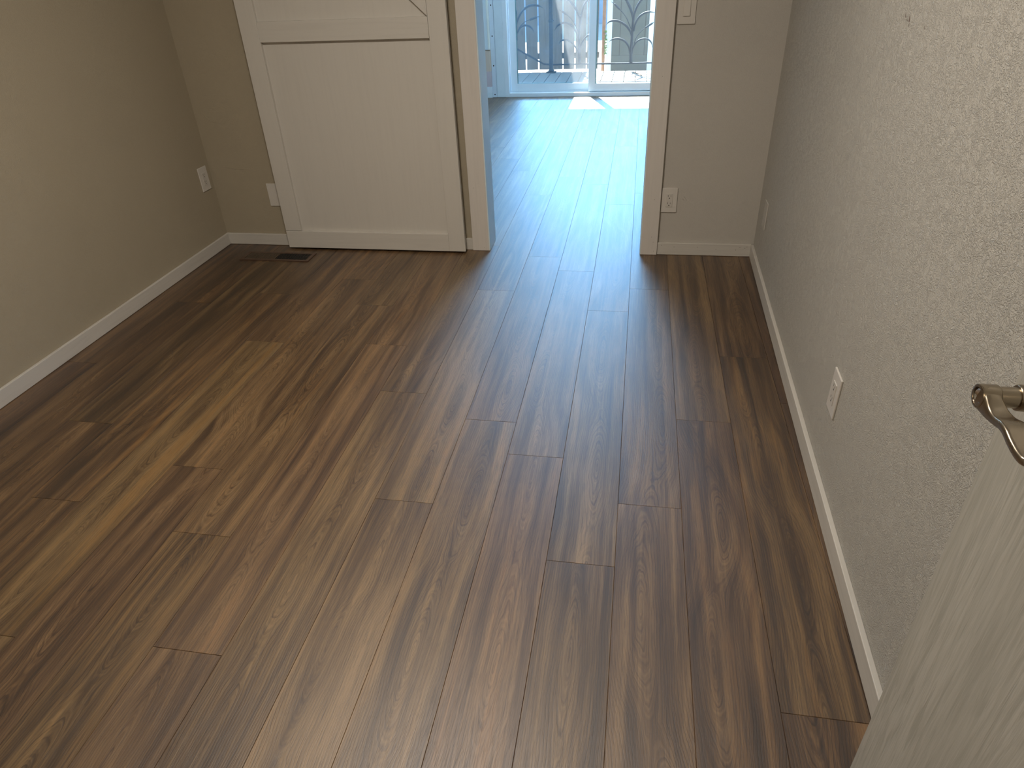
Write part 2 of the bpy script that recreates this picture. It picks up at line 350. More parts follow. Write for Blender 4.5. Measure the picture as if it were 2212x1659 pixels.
def build_floor():
    rnd = random.Random(3)
    verts = []; faces = []; A = {k: [] for k in ('uv', 'pu', 'ph', 'tone', 'seed', 'warm')}
    YMIN, YMAX = -1.95, 8.13
    for k in range(-19, 14):
        j0 = JO.get(k, rnd.uniform(0, PL)); i0 = math.floor((j0 - YMIN)/PL) + 1
        x0 = X0 + k*PW
        for i in range(-i0, 8):
            s = j0 + i*PL; e = s + PL
            # index 0 = plank ending at its first joint above y=.2
            s, e = max(s, YMIN), min(e, YMAX)
            if e - s < .01: continue
            yy = (s+e)/2
            if yy < 3.56 and (x0 + PW < -2.42 or x0 > .68): continue
            if yy < -.1 and (x0 + PW < -1.2 or x0 > 1.2): continue
            idx = i + 1 if j0 > 1.0 or k in () else i + 0
            if JO.get(k) is not None and JO[k] < 1.0: idx = i + 1
            key = (k, max(0, idx) if JO.get(k, 0) >= 1.0 else idx)
            tone = TONE.get(key, rnd.uniform(-.07, .05)); warm = WARM.get(key, rnd.choice((0, 0, .1, .3)))
            eyes = [(u, v) for kk, u, v in EYES if kk == k and s - .02 < v < e + .02]
            if not eyes:
                v = s + rnd.uniform(-.3, .5)
                while v < e + .3: eyes.append((rnd.uniform(.03, .15), v)); v += rnd.uniform(.5, 1.1)
            else:
                lo = min(v for _, v in eyes); hi = max(v for _, v in eyes)
                while lo > s + .4: lo -= rnd.uniform(.4, .7); eyes.append((rnd.uniform(.05, .13), lo))
                while hi < e - .4: hi += rnd.uniform(.4, .7); eyes.append((rnd.uniform(.05, .13), hi))
            eyes.sort(key=lambda q: q[1]); slope = rnd.uniform(.13, .22); seed = rnd.random()
            n = max(2, int((e-s)/.02)); g = .0006
            us = [0, g*1.6, PW-g*1.6, PW]; zs = [-.0016, 0, 0, -.0016]
            ys = [s, s+g*1.6] + [s + (e-s)*q/n for q in range(1, n)] + [e-g*1.6, e]
            base = len(verts); sd = rnd.random()*20
            for qi, y in enumerate(ys):
                wsum = 0; uo = 0; best = 9
                for (ue, ve) in eyes:
                    d = abs(y-ve); w = 1/(d+.05)**3; wsum += w; uo += w*ue; best = min(best, d)
                u0 = uo/wsum; h = slope*math.sqrt(best*best + .0004) - slope*.02
                h = h/(1+h*7)
                for q in range(4):
                    z = -.0016 if (qi in (0, len(ys)-1)) else zs[q]
                    verts.append((x0+us[q], y, z)); A['uv'].append((us[q], y, sd)); A['pu'].append(us[q]-u0); A['ph'].append(h)
                    A['tone'].append(tone); A['seed'].append(seed); A['warm'].append(warm)
            for qi in range(len(ys)-1):
                for q in range(3):
                    a = base+qi*4+q; faces.append((a, a+1, a+5, a+4))
    # dark underlay closing the joints
    b0 = len(verts)
    for x, y in ((-3.6, -1.97), (2.5, -1.97), (2.5, 8.13), (-3.6, 8.13)):
        for z in (-.02, -.0015): pass
    quad = [(-3.6, -1.97), (2.5, -1.97), (2.5, 8.13), (-3.6, 8.13)]
    for z in (-.0017, -.03):
        for x, y in quad: verts.append((x, y, z))
    faces += [(b0, b0+1, b0+2, b0+3), (b0+7, b0+6, b0+5, b0+4)] + [(b0+j, b0+4+j, b0+4+(j+1) % 4, b0+(j+1) % 4) for j in range(4)]
    for _ in range(8):
        A['uv'].append((0, 0, 0)); A['pu'].append(0); A['ph'].append(0); A['tone'].append(-.6); A['seed'].append(0); A['warm'].append(0)
    me = bpy.data.meshes.new('floor'); me.from_pydata(verts, [], faces)
    me.materials.append(M_FLOOR); me.materials.append(M_SLOT)
    for p in me.polygons[-6:]: p.material_index = 1
    a = me.attributes.new('plank_uv', 'FLOAT_VECTOR', 'POINT'); a.data.foreach_set('vector', [c for v in A['uv'] for c in v])
    for nm, key in (('pith_u', 'pu'), ('pith_h', 'ph'), ('tone', 'tone'), ('seed', 'seed'), ('warmth', 'warm')):
        a = me.attributes.new(nm, 'FLOAT', 'POINT'); a.data.foreach_set('value', A[key])
    me.update(); o = bpy.data.objects.new('floor', me); C.objects.link(o)
    return tag(o, 'walnut brown wood plank floor running through the doorway', 'floor', kind=ST)
build_floor()

# ------------------------------------------------------------------ room shell
YW = 3.502            # far wall face
RS = .0215            # right wall runs very slightly out of square
def xr(y, off=0): return .6275 + RS*(y-3.502) + off
CH = 2.42
bm = bmesh.new(); prism(bm, [(xr(-.12), -.12), (xr(-.12)+.12, -.12), (xr(3.62)+.12, 3.62), (xr(3.62), 3.62)], 0, CH)
wr = link('wall_right', bm, M_WALL); tag(wr, 'grey knockdown textured wall along the right side', 'wall', kind=ST)
wl = link('wall_left', B(-2.48, -2.357, -.12, 3.62, 0, CH), M_WALL_L); tag(wl, 'wall along the left side, dim warm light painted in', 'wall', kind=ST)
bm = bmesh.new()
box(bm, -2.357, -.79, YW, 3.62, 0, CH, mi=1); box(bm, .07, xr(3.56)+.02, YW, 3.62, 0, CH); box(bm, -.79, .07, YW, 3.62, 2.06, CH)  # left part carries the painted-in warm light tone
wf = link('wall_far', bm, [M_WALL_F, M_WALL_L]); tag(wf, 'greige far wall pierced by the open doorway', 'wall', kind=ST)
bm = bmesh.new()   # near wall, the camera stands in its doorway
box(bm, -2.357, -.36, -.12, 0, 0, CH); box(bm, -.36, .495, -.12, 0, 2.06, CH); box(bm, .495, .56, -.12, 0, 0, CH)
wn = link('wall_near', bm, M_WALL_F); tag(wn, 'greige wall behind the viewer with a doorway', 'wall', kind=ST)
ce = link('ceiling', B(-2.48, .80, -.12, 3.62, CH, CH+.1), M_CEIL); tag(ce, 'flat white ceiling of the empty room', 'ceiling', kind=ST)
# corridor behind the camera
for nm, a, l in (('wall_corridor_left', (-1.25, -1.15, -1.9, -.12, 0, CH), 'corridor side wall to the left behind the viewer'),
                 ('wall_corridor_right', (1.15, 1.25, -1.9, -.12, 0, CH), 'corridor side wall to the right behind the viewer'),
                 ('wall_corridor_end', (-1.25, 1.25, -2.0, -1.9, 0, CH), 'corridor end wall facing the room behind the viewer')):
    tag(link(nm, B(*a), M_WALL_F), l, 'wall', kind=ST)
bm = B(-1.25, 1.25, -1.9, -.12, CH, CH+.1); tag(link('ceiling_corridor', bm, M_CEIL), 'white corridor ceiling behind the viewer', 'ceiling', kind=ST)
tag(link('wall_corridor_return', B(.56, 1.15, -.22, -.12, 0, CH), M_WALL_F), 'short corridor wall beside the near doorway', 'wall', kind=ST)

# living room beyond the doorway
YS = 8.10; CL = 2.75
tag(link('wall_living_left', B(-3.5, -3.4, 3.62, 8.25, 0, CL), M_WALL_H), 'left wall of the room beyond the doorway', 'wall', kind=ST)
bm = bmesh.new()
box(bm, 2.2, 2.3, 3.62, 5.4, 0, CL); box(bm, 2.2, 2.3, 6.6, 8.25, 0, CL); box(bm, 2.2, 2.3, 5.4, 6.6, 0, .95); box(bm, 2.2, 2.3, 5.4, 6.6, 1.95, CL)  # unseen side opening added to let more daylight into this room
tag(link('wall_living_right', bm, M_WALL_H), 'right wall of the room beyond the doorway', 'wall', kind=ST)
bm = bmesh.new(); box(bm, -3.4, -2.48, 3.52, 3.62, 0, CL); box(bm, .80, 2.2, 3.52, 3.62, 0, CL); box(bm, -2.48, .80, 3.52, 3.62, CH+.101, CL)
tag(link('wall_living_near', bm, M_WALL_H), 'wall of the room beyond, beside this room', 'wall', kind=ST)
bm = bmesh.new(); box(bm, -3.4, -1.497, YS, 8.25, 0, CL); box(bm, .43, 2.2, YS, 8.25, 0, CL); box(bm, -1.497, .43, YS, 8.25, 2.08, CL)
tag(link('wall_living_far', bm, M_WALL_H), 'pale wall around the sliding glass patio door', 'wall', kind=ST)
tag(link('ceiling_living', B(-3.5, 2.3, 3.62, 8.25, CL, CL+.1), M_CEIL), 'white ceiling of the room beyond the doorway', 'ceiling', kind=ST)

# baseboards
def base_prof(bm, x0, x1, y, h=.066, th=.014):
    # runs along x, face towards -y, small bevel on the top edge
    box(bm, x0, x1, y-th, y, .001, h, bev=.0022, seg=2)
bm = bmesh.new(); base_prof(bm, -2.357, -.866, YW)
tag(link('baseboard_far_left', bm, M_BASE), 'short white baseboard between left corner and barn door', 'baseboard', kind=ST)
bm = bmesh.new(); base_prof(bm, .137, xr(3.49)-.012, YW)
tag(link('baseboard_far_right', bm, M_BASE), 'white baseboard right of the doorway casing with nail specks', 'baseboard', kind=ST)
bm = bmesh.new(); box(bm, -2.357, -2.343, 0, YW-.0141, .001, .066, bev=.0022)
tag(link('baseboard_left', bm, M_BASEY), 'long scuffed white baseboard along the left wall', 'baseboard', kind=ST)
bm = bmesh.new(); box(bm, -.0145, 0, -3.50, -.0145, .001, .066, bev=.0022)
o = link('baseboard_right', bm, M_BASEY, loc=(xr(3.502), 3.502, 0)); o.rotation_euler = (0, 0, -math.atan(RS))
tag(o, 'long white baseboard along the right wall', 'baseboard', kind=ST)
bm = bmesh.new(); box(bm, -3.4, -1.70, YS-.012, YS, .001, .07, bev=.002)
tag(link('baseboard_living', bm, M_BASE), 'white baseboard in the room beyond', 'baseboard', kind=ST)
# nail specks in the baseboard and casing
def specks(name, spots, parent, axis='y', r=.0022):
    bm = bmesh.new()
    for (x, y, z) in spots:
        lathe(bm, [(-.0006, r), (.0004, r*.8)], (x, y, z), (0, -1, 0) if axis == 'y' else (1, 0, 0), 8)
    return link(name, bm, M_NAIL, parent)
M_NAIL = simple('grey_nail_filler', (.22, .19, .16), .7)
bfr = bpy.data.objects['baseboard_far_right']
specks('nail_speck', [(.16, 3.4878, .052), (.225, 3.4878, .045), (.345, 3.4878, .047), (.44, 3.4878, .038), (.56, 3.4878, .05), (.585, 3.4878, .047), (.595, 3.4878, .054), (.54, 3.4878, .036)], bfr)

# doorway casing + jamb
YC = 3.480            # casing face
def casing(name, x0, x1, label):
    o = link(name, B(x0, x1, YC, YW+.001, .001, 2.115, bev=.0018), M_TRIM); return tag(o, label, 'door casing', kind=ST)
c1 = casing('trim_1', -.866, -.774, 'white door casing left of the doorway beside the barn door')
c2 = casing('trim_2', .053, .137, 'white door casing right of the doorway beside the outlet')
specks('nail_speck', [(.12, YC+.0002, .022), (.105, YC+.0002, .30), (.115, YC+.0002, .072), (.105, YC+.0002, .10), (.10, YC+.0002, .88)], c2, r=.002)
specks('nail_speck', [(-.80, YC+.0002, .02), (-.84, YC+.0002, .35)], c1, r=.0018)
tag(link('trim_3', B(-.90, .17, YC-.003, YW+.001, 2.045, 2.16, bev=.002), M_TRIM), 'white head casing over the doorway', 'door casing', kind=ST)
bm = bmesh.new(); box(bm, -.790, -.768, YC+.001, 3.642, .001, 2.06, bev=.0012); 
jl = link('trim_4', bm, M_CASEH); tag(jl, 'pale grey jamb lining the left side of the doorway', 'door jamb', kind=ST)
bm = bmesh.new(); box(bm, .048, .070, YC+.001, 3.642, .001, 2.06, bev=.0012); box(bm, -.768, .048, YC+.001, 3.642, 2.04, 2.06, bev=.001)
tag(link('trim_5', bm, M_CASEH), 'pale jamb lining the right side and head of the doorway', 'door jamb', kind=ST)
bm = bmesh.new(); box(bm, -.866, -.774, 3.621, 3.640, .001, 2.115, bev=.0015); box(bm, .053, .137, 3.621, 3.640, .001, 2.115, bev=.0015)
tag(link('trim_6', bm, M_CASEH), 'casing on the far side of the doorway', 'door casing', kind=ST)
# paint chip and pencil scribble on the left jamb
bm = bmesh.new()
for a, c in (((3.497, .862), (3.513, .815)),):
    pts = [(3.497, .875), (3.500, .868), (3.506, .846), (3.506, .838), (3.500, .822), (3.497, .816)]
    prism_v = [bm.verts.new((-.7676, y, z)) for y, z in pts]; bk = [bm.verts.new((-.7684, y, z)) for y, z in pts]
    bm.faces.new(prism_v); bm.faces.new(bk[::-1])
    for q in range(6): bm.faces.new((prism_v[q], prism_v[(q+1) % 6], bk[(q+1) % 6], bk[q]))
ch = link('paint_chip', bm, simple('bare_white_primer', (.85, .88, .86), .6), jl); ch['label'] = 'white chip in the jamb paint'

# plaster crack on the far wall, left, and scuffs on the right wall
bm = bmesh.new()
def crackline(pts, r):
    tube(bm, [(x, YW+.0004, z) for x, z in pts], r, 6)
crackline([(-2.285, .480), (-2.272, .455), (-2.263, .447)], [.0005, .001, .0014])
crackline([(-2.263, .447), (-2.24, .444), (-2.215, .441), (-2.194, .435), (-2.18, .439), (-2.15, .4345), (-2.11, .431), (-2.07, .4285), (-2.02, .427)], [.0016, .0018, .0016, .0022, .0018, .0014, .001, .0008, .0006])
crackline([(-2.325, .75), (-2.30, .72), (-2.275, .695), (-2.25, .683), (-2.20, .677), (-2.13, .673)], [.0007, .0014, .0018, .0015, .001, .0006])
o = link('plaster_crack', bm, M_WALL_L, wf); o['label'] = 'thin raised crack in the plaster'
bm = bmesh.new()
def scuff(y, z, l, w, ang):
    x = xr(y) - .0002; a = Vector((RS, 1, 0)).normalized(); d = a*math.cos(ang) + Vector((0, 0, 1))*math.sin(ang)
    c = Vector((x, y, z)); tube(bm, [c-d*l/2, c-d*l*.15, c+d*l*.2, c+d*l/2], [w*.3, w, w*.8, w*.2], 6)
scuff(1.890, 1.238, .013, .0011, 1.0); scuff(1.856, 1.234, .016, .0016, 1.2); scuff(1.742, 1.226, .008, .0007, .9)
scuff(1.872, 1.230, .008, .0009, .5); scuff(1.850, 1.222, .009, .0008, 1.5)
o = link('scuff_mark', bm, simple('dark_scuff', (.16, .13, .11), .8), wr); o['label'] = 'small dark scuff marks'

# ------------------------------------------------------------------ barn door (hangs in front of the far wall)
YD = 3.430           # front face of stiles
bd = empty('door_1', (-1.42, YD+.03, .012)); tag(bd, 'white sliding barn door hanging left of the doorway', 'door', kind=ST)
def bdp(name, a, m, bev=.0015, label=None):
    x0, x1, y0, y1, z0, z1 = a
    o = link(name, B(x0+1.42, x1+1.42, y0-YD-.03, y1-YD-.03, z0-.012, z1-.012, bev=bev), m, bd)
    if label: o['label'] = label
    return o
XL, XI0, XI1, XR = -1.939, -1.846, -.988, -.897
bdp('panel', (XL+.004, XR-.004, YD+.0185, YD+.044, .014, 2.12), M_DOORW)
bdp('stile', (XL, XI0, YD, YD+.019, .112, 2.125), M_DOORW)
bdp('stile', (XI1, XR, YD, YD+.019, .012, 2.125), M_DOORW)
bdp('bottom_rail', (XL, XI1-.0003, YD, YD+.019, .012, .1095), M_DOORWX)
bdp('middle_rail', (XI0+.0008, XI1-.0008, YD-.001, YD+.019, 1.069, 1.159), M_DOORWX)
bdp('top_rail', (XI0+.0008, XI1-.0008, YD, YD+.019, 2.03, 2.125), M_DOORWX)
bm = bmesh.new()  # diagonal brace from lower right to upper left
dx, dz = .073, .070
sl = dz/dx
pl = [(XI1-.001, 1.160), (XI1-.001, 1.160+.145), (XI0+.001, 2.028), (XI0+.001, 1.160+(XI1-XI0)*sl*1.0)]
pl = [(XI1-.001, 1.1605), (XI1-.001, 1.300), (XI0+.001+.085, 2.028), (XI0+.001, 2.028), (XI0+.001, 1.1605+.858*.93)]
lo = [bm.verts.new((x+1.42, -.03, z-.012)) for x, z in pl]; hi = [bm.verts.new((x+1.42, -.011, z-.012)) for x, z in pl]
bm.faces.new(lo); bm.faces.new(hi[::-1])
for q in range(5): bm.faces.new((lo[q], lo[(q+1) % 5], hi[(q+1) % 5], hi[q]))
link('diagonal_brace', bm, M_DOORW, bd)
tr = empty('barn_door_track', (-1.0, 3.46, 2.20)); tag(tr, 'black steel barn door track above the doorway', 'track')
link('track_rail', B(-1.0, 1.1, -.005, .001, -.02, .02, bev=.001), M_DARKM, tr)
for q in (-.9, 0, .9):
    bm = bmesh.new(); lathe(bm, [(0, .011), (.041, .011)], (q, .001, 0), (0, 1, 0), 16); link('standoff', bm, M_DARKM, tr)
for q in (-1.80, -1.03):
    h = bdp('hanger', (q-.02, q+.02, YD-.006, YD-.0005, 1.98, 2.22), M_DARKM, .001)
    bm = bmesh.new(); lathe(bm, [(-.004, .035), (.028, .035)], (q+1.42, -.03, 2.235), (0, 1, 0), 24); link('wheel', bm, M_DARKM, h)

# ------------------------------------------------------------------ wall plates
def plate(name, loc, rz, label, cat, kind, group=None):
    """wall plate whose face looks along local -y"""
    t = empty(name, loc, rz); tag(t, label, cat, group)
    link('cover_plate', B(-.0395, .0395, -.0062, 0, -.0635, .0635, bev=.0022, seg=3), M_PLAS, t)
    if kind == 'outlet':
        ins = link('receptacle', B(-.0165, .0165, -.0085, -.004, -.0335, .0335, bev=.0008), M_PLAS2, t)
        for s in (1, -1):
            bm = bmesh.new(); zc = s*.0185
            box(bm, -.0078, -.0060, -.0088, -.0080, zc+.0005, zc+.0088); box(bm, .0058, .0074, -.0088, -.0080, zc+.0010, zc+.0080)
            lathe(bm, [(0, .0027), (.0008, .0027)], (0, -.0080, zc-.0065), (0, -1, 0), 14)
            link('socket', bm, M_SLOT, ins)
    elif kind == 'switch':
        bm = B(-.0165, .0165, -.0075, -.004, -.0335, .0335, bev=.0008); fr_ = link('switch_frame', bm, M_PLAS2, t)
        bm = bmesh.new(); box(bm, -.0142, .0142, -.0122, -.006, -.0305, .0305, bev=.001)
        for v in bm.verts:
            if v.co.z > 0 and v.co.y < -.008: v.co.y += .0035
        link('rocker', bm, M_PLAS, t)
    for s in (1, -1):
        if kind == 'blank':
            bm = bmesh.new(); lathe(bm, [(0, .0028), (.0008, .0025)], (0, -.0060, s*.042), (0, -1, 0), 12); link('screw', bm, M_PLAS2, t)
    return t
plate('wall_outlet', (.180, YW, .2915), 0, 'white duplex outlet low on far wall right of doorway', 'outlet', 'outlet')
plate('blank_wall_plate', (-1.9945, YW, .2945), 0, 'blank white wall plate half behind the barn door', 'wall plate', 'blank')
plate('light_switch', (.186, YW, 1.154), 0, 'white rocker light switch right of the doorway casing', 'switch', 'switch')
plate('wall_outlet', (-2.357, 3.424, .403), math.pi/2, 'white duplex outlet on the left wall near the corner', 'outlet', 'outlet')
RZ = -math.pi/2 - math.atan(RS)
plate('wall_outlet', (xr(1.700), 1.700, .3205), RZ, 'white duplex outlet on the right wall halfway to the viewer', 'outlet', 'outlet')
wpl = plate('wall_plate', (xr(3.28), 3.28, .296), RZ, 'white wall plate seen edge-on on right wall near corner', 'wall plate', 'blank')

for ch_ in wpl.children:
    ch_.data = ch_.data.copy(); ch_.data.materials[0] = M_WALL_F
bm = bmesh.new()
for (ax_, az_, bx_, bz_) in ((.250, .312, .262, .298), (.262, .298, .266, .286), (.245, .300, .252, .290)):
    tube(bm, [(ax_, YW+.0003, az_), ((ax_+bx_)/2+.001, YW+.0003, (az_+bz_)/2), (bx_, YW+.0003, bz_)], [.0005, .0010, .0004], 6)
o = link('scuff_mark', bm, simple('faint_scuff', (.33, .29, .25), .8), wf); o['label'] = 'faint scuff beside the outlet'

# ------------------------------------------------------------------ floor register
M_REG = simple('brown_register_enamel', (.09, .052, .034), .4, var=.05)
M_REG2 = simple('tan_register_louvre', (.075, .053, .034), .45, var=.04)
rg = empty('floor_register', (-1.955, 3.312, 0)); tag(rg, 'brown metal floor vent in front of the barn door', 'vent')
bm = bmesh.new()
x0, x1, y0, y1 = -.205, .205, -.060, .060
for a in ((x0, x1, y0, y0+.017), (x0, x1, y1-.017, y1), (x0, x0+.020, y0+.0168, y1-.0168), (x1-.020, x1, y0+.0168, y1-.0168)): box(bm, *a, 0, .0055, bev=.0008)
link('frame', bm, M_REG, rg)
link('duct_shadow_box', B(x0+.018, x1-.018, y0+.015, y1-.015, .0002, .0008), M_SLOT, rg)
bm = bmesh.new(); n = 19
for q in range(n):
    xx = -.183 + (q+.5)*.181/n; box(bm, xx-.0038, xx+.0038, y0+.016, y1-.016, .0012, .0046, bev=.0004)
o = link('closed_louvre', bm, M_REG2, rg); o['label'] = 'tan closed half of the vent'
bm = bmesh.new()
for q in range(n):
    xx = .003 + (q+.5)*.181/n; box(bm, xx-.0016, xx+.0016, y0+.016, y1-.016, .0012, .0050)
o = link('open_louvre', bm, simple('black_register_louvre', (.025, .022, .02), .4), rg); o['label'] = 'black open half of the vent'

# ------------------------------------------------------------------ open door leaf at the right with lever handle
dl = empty('door_2', (.4755, .02, 0)); tag(dl, 'open wood-grained white door at the right edge', 'door', kind=ST)
dl.rotation_euler = (0, 0, math.atan(.0055/.762))
link('door_panel', B(0, .035, 0, .762, .012, 2.03, bev=.0015), M_LEAF, dl)
lv = empty('lever_handle', (0, .762-.0695, .955)); lv.parent = dl
bm = bmesh.new(); lathe(bm, [(0, .031), (-.006, .031), (-.009, .029), (-.010, .0165), (-.034, .0150), (-.0352, .0140)], (0, 0, 0), (1, 0, 0), 48)
lvr = link('rose', bm, M_NICK, lv, smooth=False)
bm = bmesh.new(); lathe(bm, [(-.033, .0122), (-.0345, .0122), (-.056, .0118), (-.058, .0112)], (0, 0, 0), (1, 0, 0), 48); link('neck', bm, M_NICK, lv)
bm = bmesh.new()
# hub with a recessed round end
lathe(bm, [(-.054, .0105), (-.0550, .0132), (-.0562, .0140), (-.0735, .0140), (-.0748, .0135), (-.0752, .0122), (-.0750, .0105), (-.0720, .0098), (-.0718, .003)], (0, 0, 0), (1, 0, 0), 48)
# waved lever blade running towards the hinge side
cl = spline([(0, 0, -.001), (0, -.012, -.0035), (0, -.026, -.0058), (0, -.042, -.0045), (0, -.056, -.0008), (0, -.068, -.0006), (0, -.082, -.0035), (0, -.098, -.0055), (0, -.110, -.0050), (0, -.118, -.0035)], 6)
N = len(cl); rings = []
for i, p in enumerate(cl):
    s = i/(N-1); d = (cl[min(i+1, N-1)]-cl[max(i-1, 0)]).normalized(); nrm = Vector((0, -d.z, d.y))
    q_ = min(1, s/.34); q_ = q_*q_*(3-2*q_); th = .0135*(1-q_) + .0052*q_            # half thickness
    xo = -.0752 + .001*math.sin(s*6); xi = -.0553 + .010*min(1, max(0, (s-.10)/.5))
    if s > .86:
        q = (s-.86)/.14; k = 1-math.sqrt(max(0, 1-q*q))
        mid = (xo+xi)/2; xo += (mid-xo)*k*.9; xi += (mid-xi)*k*.9; th *= (1-.5*k)
    ring = []; m_ = 20
    hw = (xi-xo)/2; mx = (xi+xo)/2
    for j in range(m_):
        a = 2*math.pi*j/m_; ca, sa = math.cos(a), math.sin(a); pw = .28
        ring.append(bm.verts.new(Vector((mx + hw*math.copysign(abs(ca)**pw, ca), 0, 0)) + p + nrm*th*math.copysign(abs(sa)**(.55), sa)))
    rings.append(ring)
for r1, r2 in zip(rings, rings[1:]):
    for j in range(20): bm.faces.new((r1[j], r1[(j+1) % 20], r2[(j+1) % 20], r2[j]))
bm.faces.new(rings[0]); bm.faces.new(rings[-1])
lev = link('lever', bm, M_NICK, lv)
bm = bmesh.new(); lathe(bm, [(-.0715, .0088), (-.0738, .0086), (-.0746, .0072), (-.0732, .0050), (-.0730, .001)], (0, 0, 0), (1, 0, 0), 32)
o = link('lock_button', bm, M_CHR, lv); o['label'] = 'shiny round lock button'
for nm in ('rose', 'neck', 'lever', 'lock_button'):
    for ob in lv.children:
        if ob.name.startswith(nm):
            me = ob.data
            for p in me.polygons: p.use_smooth = True
            ob.modifiers.new('soft', 'EDGE_SPLIT').split_angle = math.radians(38)
# hinges on the hinge edge
for z in (.25, 1.05, 1.82):
    bm = bmesh.new(); tube(bm, [(-.004, -.006, z-.045), (-.004, -.006, z+.045)], .006, 10); link('hinge', bm, M_NICK, dl)
# latch plate on the free edge
link('latch_plate', B(.005, .030, .7615, .7630, .925, .985, bev=.0005), M_NICK, dl)

# near doorway casing behind the camera
bm = bmesh.new(); box(bm, -.44, -.36, 0, .018, 0, 2.10, bev=.002); box(bm, -.44, .52, 0.0005, .018, 2.06, 2.14, bev=.002)
tag(link('trim_7', bm, M_TRIM), 'white casing of the near doorway behind the viewer', 'door casing', kind=ST)

# ceiling lamps
for nm, loc, lab in (('ceiling_lamp', (-.72, 1.42, 0), 'round flush ceiling lamp of the empty room'), ('corridor_lamp', (.05, -1.0, 0), 'round flush lamp in the corridor behind')):
    t = empty(nm, (loc[0], loc[1], CH)); tag(t, lab, 'ceiling lamp')
    bm = bmesh.new(); lathe(bm, [(0, .22), (-.03, .22), (-.035, .215)], (0, 0, 0), (0, 0, 1), 40); link('base', bm, M_PLAS, t)
    bm = bmesh.new(); lathe(bm, [(-.034, .205), (-.060, .20), (-.072, .18), (-.078, .02)], (0, 0, 0), (0, 0, 1), 40); link('diffuser', bm, M_EMIT, t)

# unseen glowing panel beyond the doorway, added to brighten the floor reflection
t = empty('reflection_fill_panel', (-.52, 6.0, CL)); tag(t, 'added flat cool glowing ceiling panel that brightens the floor reflection', 'ceiling lamp')
bm = bmesh.new()
for a in ((-.40, .40, -1.0, -.96), (-.40, .40, .96, 1.0), (-.40, -.36, -.96, .96), (.36, .40, -.96, .96)): box(bm, *a, -.045, -.0005, bev=.002)
link('fill_panel_frame', bm, M_PLAS, t)
M_EMIT2 = M_EMIT.copy(); M_EMIT2.name = 'cool_fill_diffuser'; b_ = M_EMIT2.node_tree.nodes['Principled BSDF']
b_.inputs['Emission Color'].default_value = (.50, .74, 1, 1); b_.inputs['Emission Strength'].default_value = FILL_L
link('lamp_and_fill_diffuser', B(-.36, .36, -.96, .96, -.035, -.010), M_EMIT2, t)

# ------------------------------------------------------------------ sliding patio door
pd = empty('door_3', (-.53, YS+.06, 0)); tag(pd, 'white vinyl sliding glass patio door at the far end', 'door', kind=ST)
def pdp(name, boxes, m, parent=None, bev=.002, label=None):
    bm = bmesh.new()
    for a in boxes: box(bm, a[0]+.53, a[1]+.53, a[2]-YS-.06, a[3]-YS-.06, a[4], a[5], bev=bev)
    o = link(name, bm, m, parent or pd)
    if label: o['label'] = label
    return o
fx0, fx1, ft = -1.497, .43, 2.40
pdp('frame', [(fx0, fx0+.045, YS-.02, YS+.14, 0, ft), (fx1-.045, fx1, YS-.02, YS+.14, 0, ft), (fx0+.045, fx1-.045, YS-.02, YS+.14, ft-.045, ft),
              (fx0+.045, fx1-.045, YS-.02, YS+.14, .0, .040)], M_VINYL)
pdp('track', [(fx0+.045, fx1-.045, YS+.040, YS+.046, .0395, .050), (fx0+.045, fx1-.045, YS+.088, YS+.094, .0395, .050)], M_ALU)
# fixed panel (left, outer) and sliding panel (right, inner)
def sash(name, x0, x1, y0, y1, z0, z1, st, lab, gm_=None):
    s = pdp(name, [(x0, x0+st, y0, y1, z0, z1), (x1-st, x1, y0, y1, z0, z1), (x0+st-.001, x1-st+.001, y0, y1, z0, z0+.078), (x0+st-.001, x1-st+.001, y0, y1, z1-.07, z1)], M_VINYL, label=lab)
    yc = (y0+y1)/2
    g = pdp('glass_pane', [(x0+st-.004, x1-st+.004, yc-.002, yc+.002, z0+.074, z1-.066)], gm_ or M_GLASS, s, bev=0)
    gm = pdp('gasket', [(x0+st-.001, x0+st+.010, y0+.008, yc-.0025, z0+.077, z1-.069), (x0+st+.010, x1-st-.001, y0+.008, yc-.0025, z0+.077, z0+.083)], M_GASK, s, bev=.001)
M_GASK = simple('teal_grey_gasket', (.16, .30, .32), .5)
sash('fixed_sash', -1.444, -.500, YS+.072, YS+.108, .046, ft-.048, .072, 'fixed left sash')
sash('sliding_sash', -.565, .380, YS+.018, YS+.058, .046, ft-.048, .072, 'sliding right sash', M_GLASS2)
# casing left of the patio door and the screwed track strip
tag(link('trim_8', B(-1.592, -1.497, YS-.022, YS+.001, .001, 2.44, bev=.003), M_CASEH), 'pale casing left of the sliding glass door', 'door casing', kind=ST)
tag(link('trim_9', B(-1.497, .43, YS-.021, YS-.0205+.021, 2.40, 2.49, bev=.002), M_CASEH), 'pale head casing over the sliding glass door', 'door casing', kind=ST)
tag(link('trim_10', B(.43, .52, YS-.022, YS+.001, .001, 2.44, bev=.003), M_CASEH), 'pale casing right of the sliding glass door', 'door casing', kind=ST)
ms = empty('metal_strip', (-1.618, YS-.02, 0)); tag(ms, 'pale upright metal strip with four screws left of glass door', 'metal strip')
link('strip', B(-.024, .024, -.004, .020, .001, 2.05, bev=.001), M_ALU, ms)
for z in (.031, .329, .624, .919):
    bm = bmesh.new(); lathe(bm, [(0, .007), (.002, .0055)], (0, -.004, z), (0, -1, 0), 14); link('screw', bm, M_DARKM, ms)
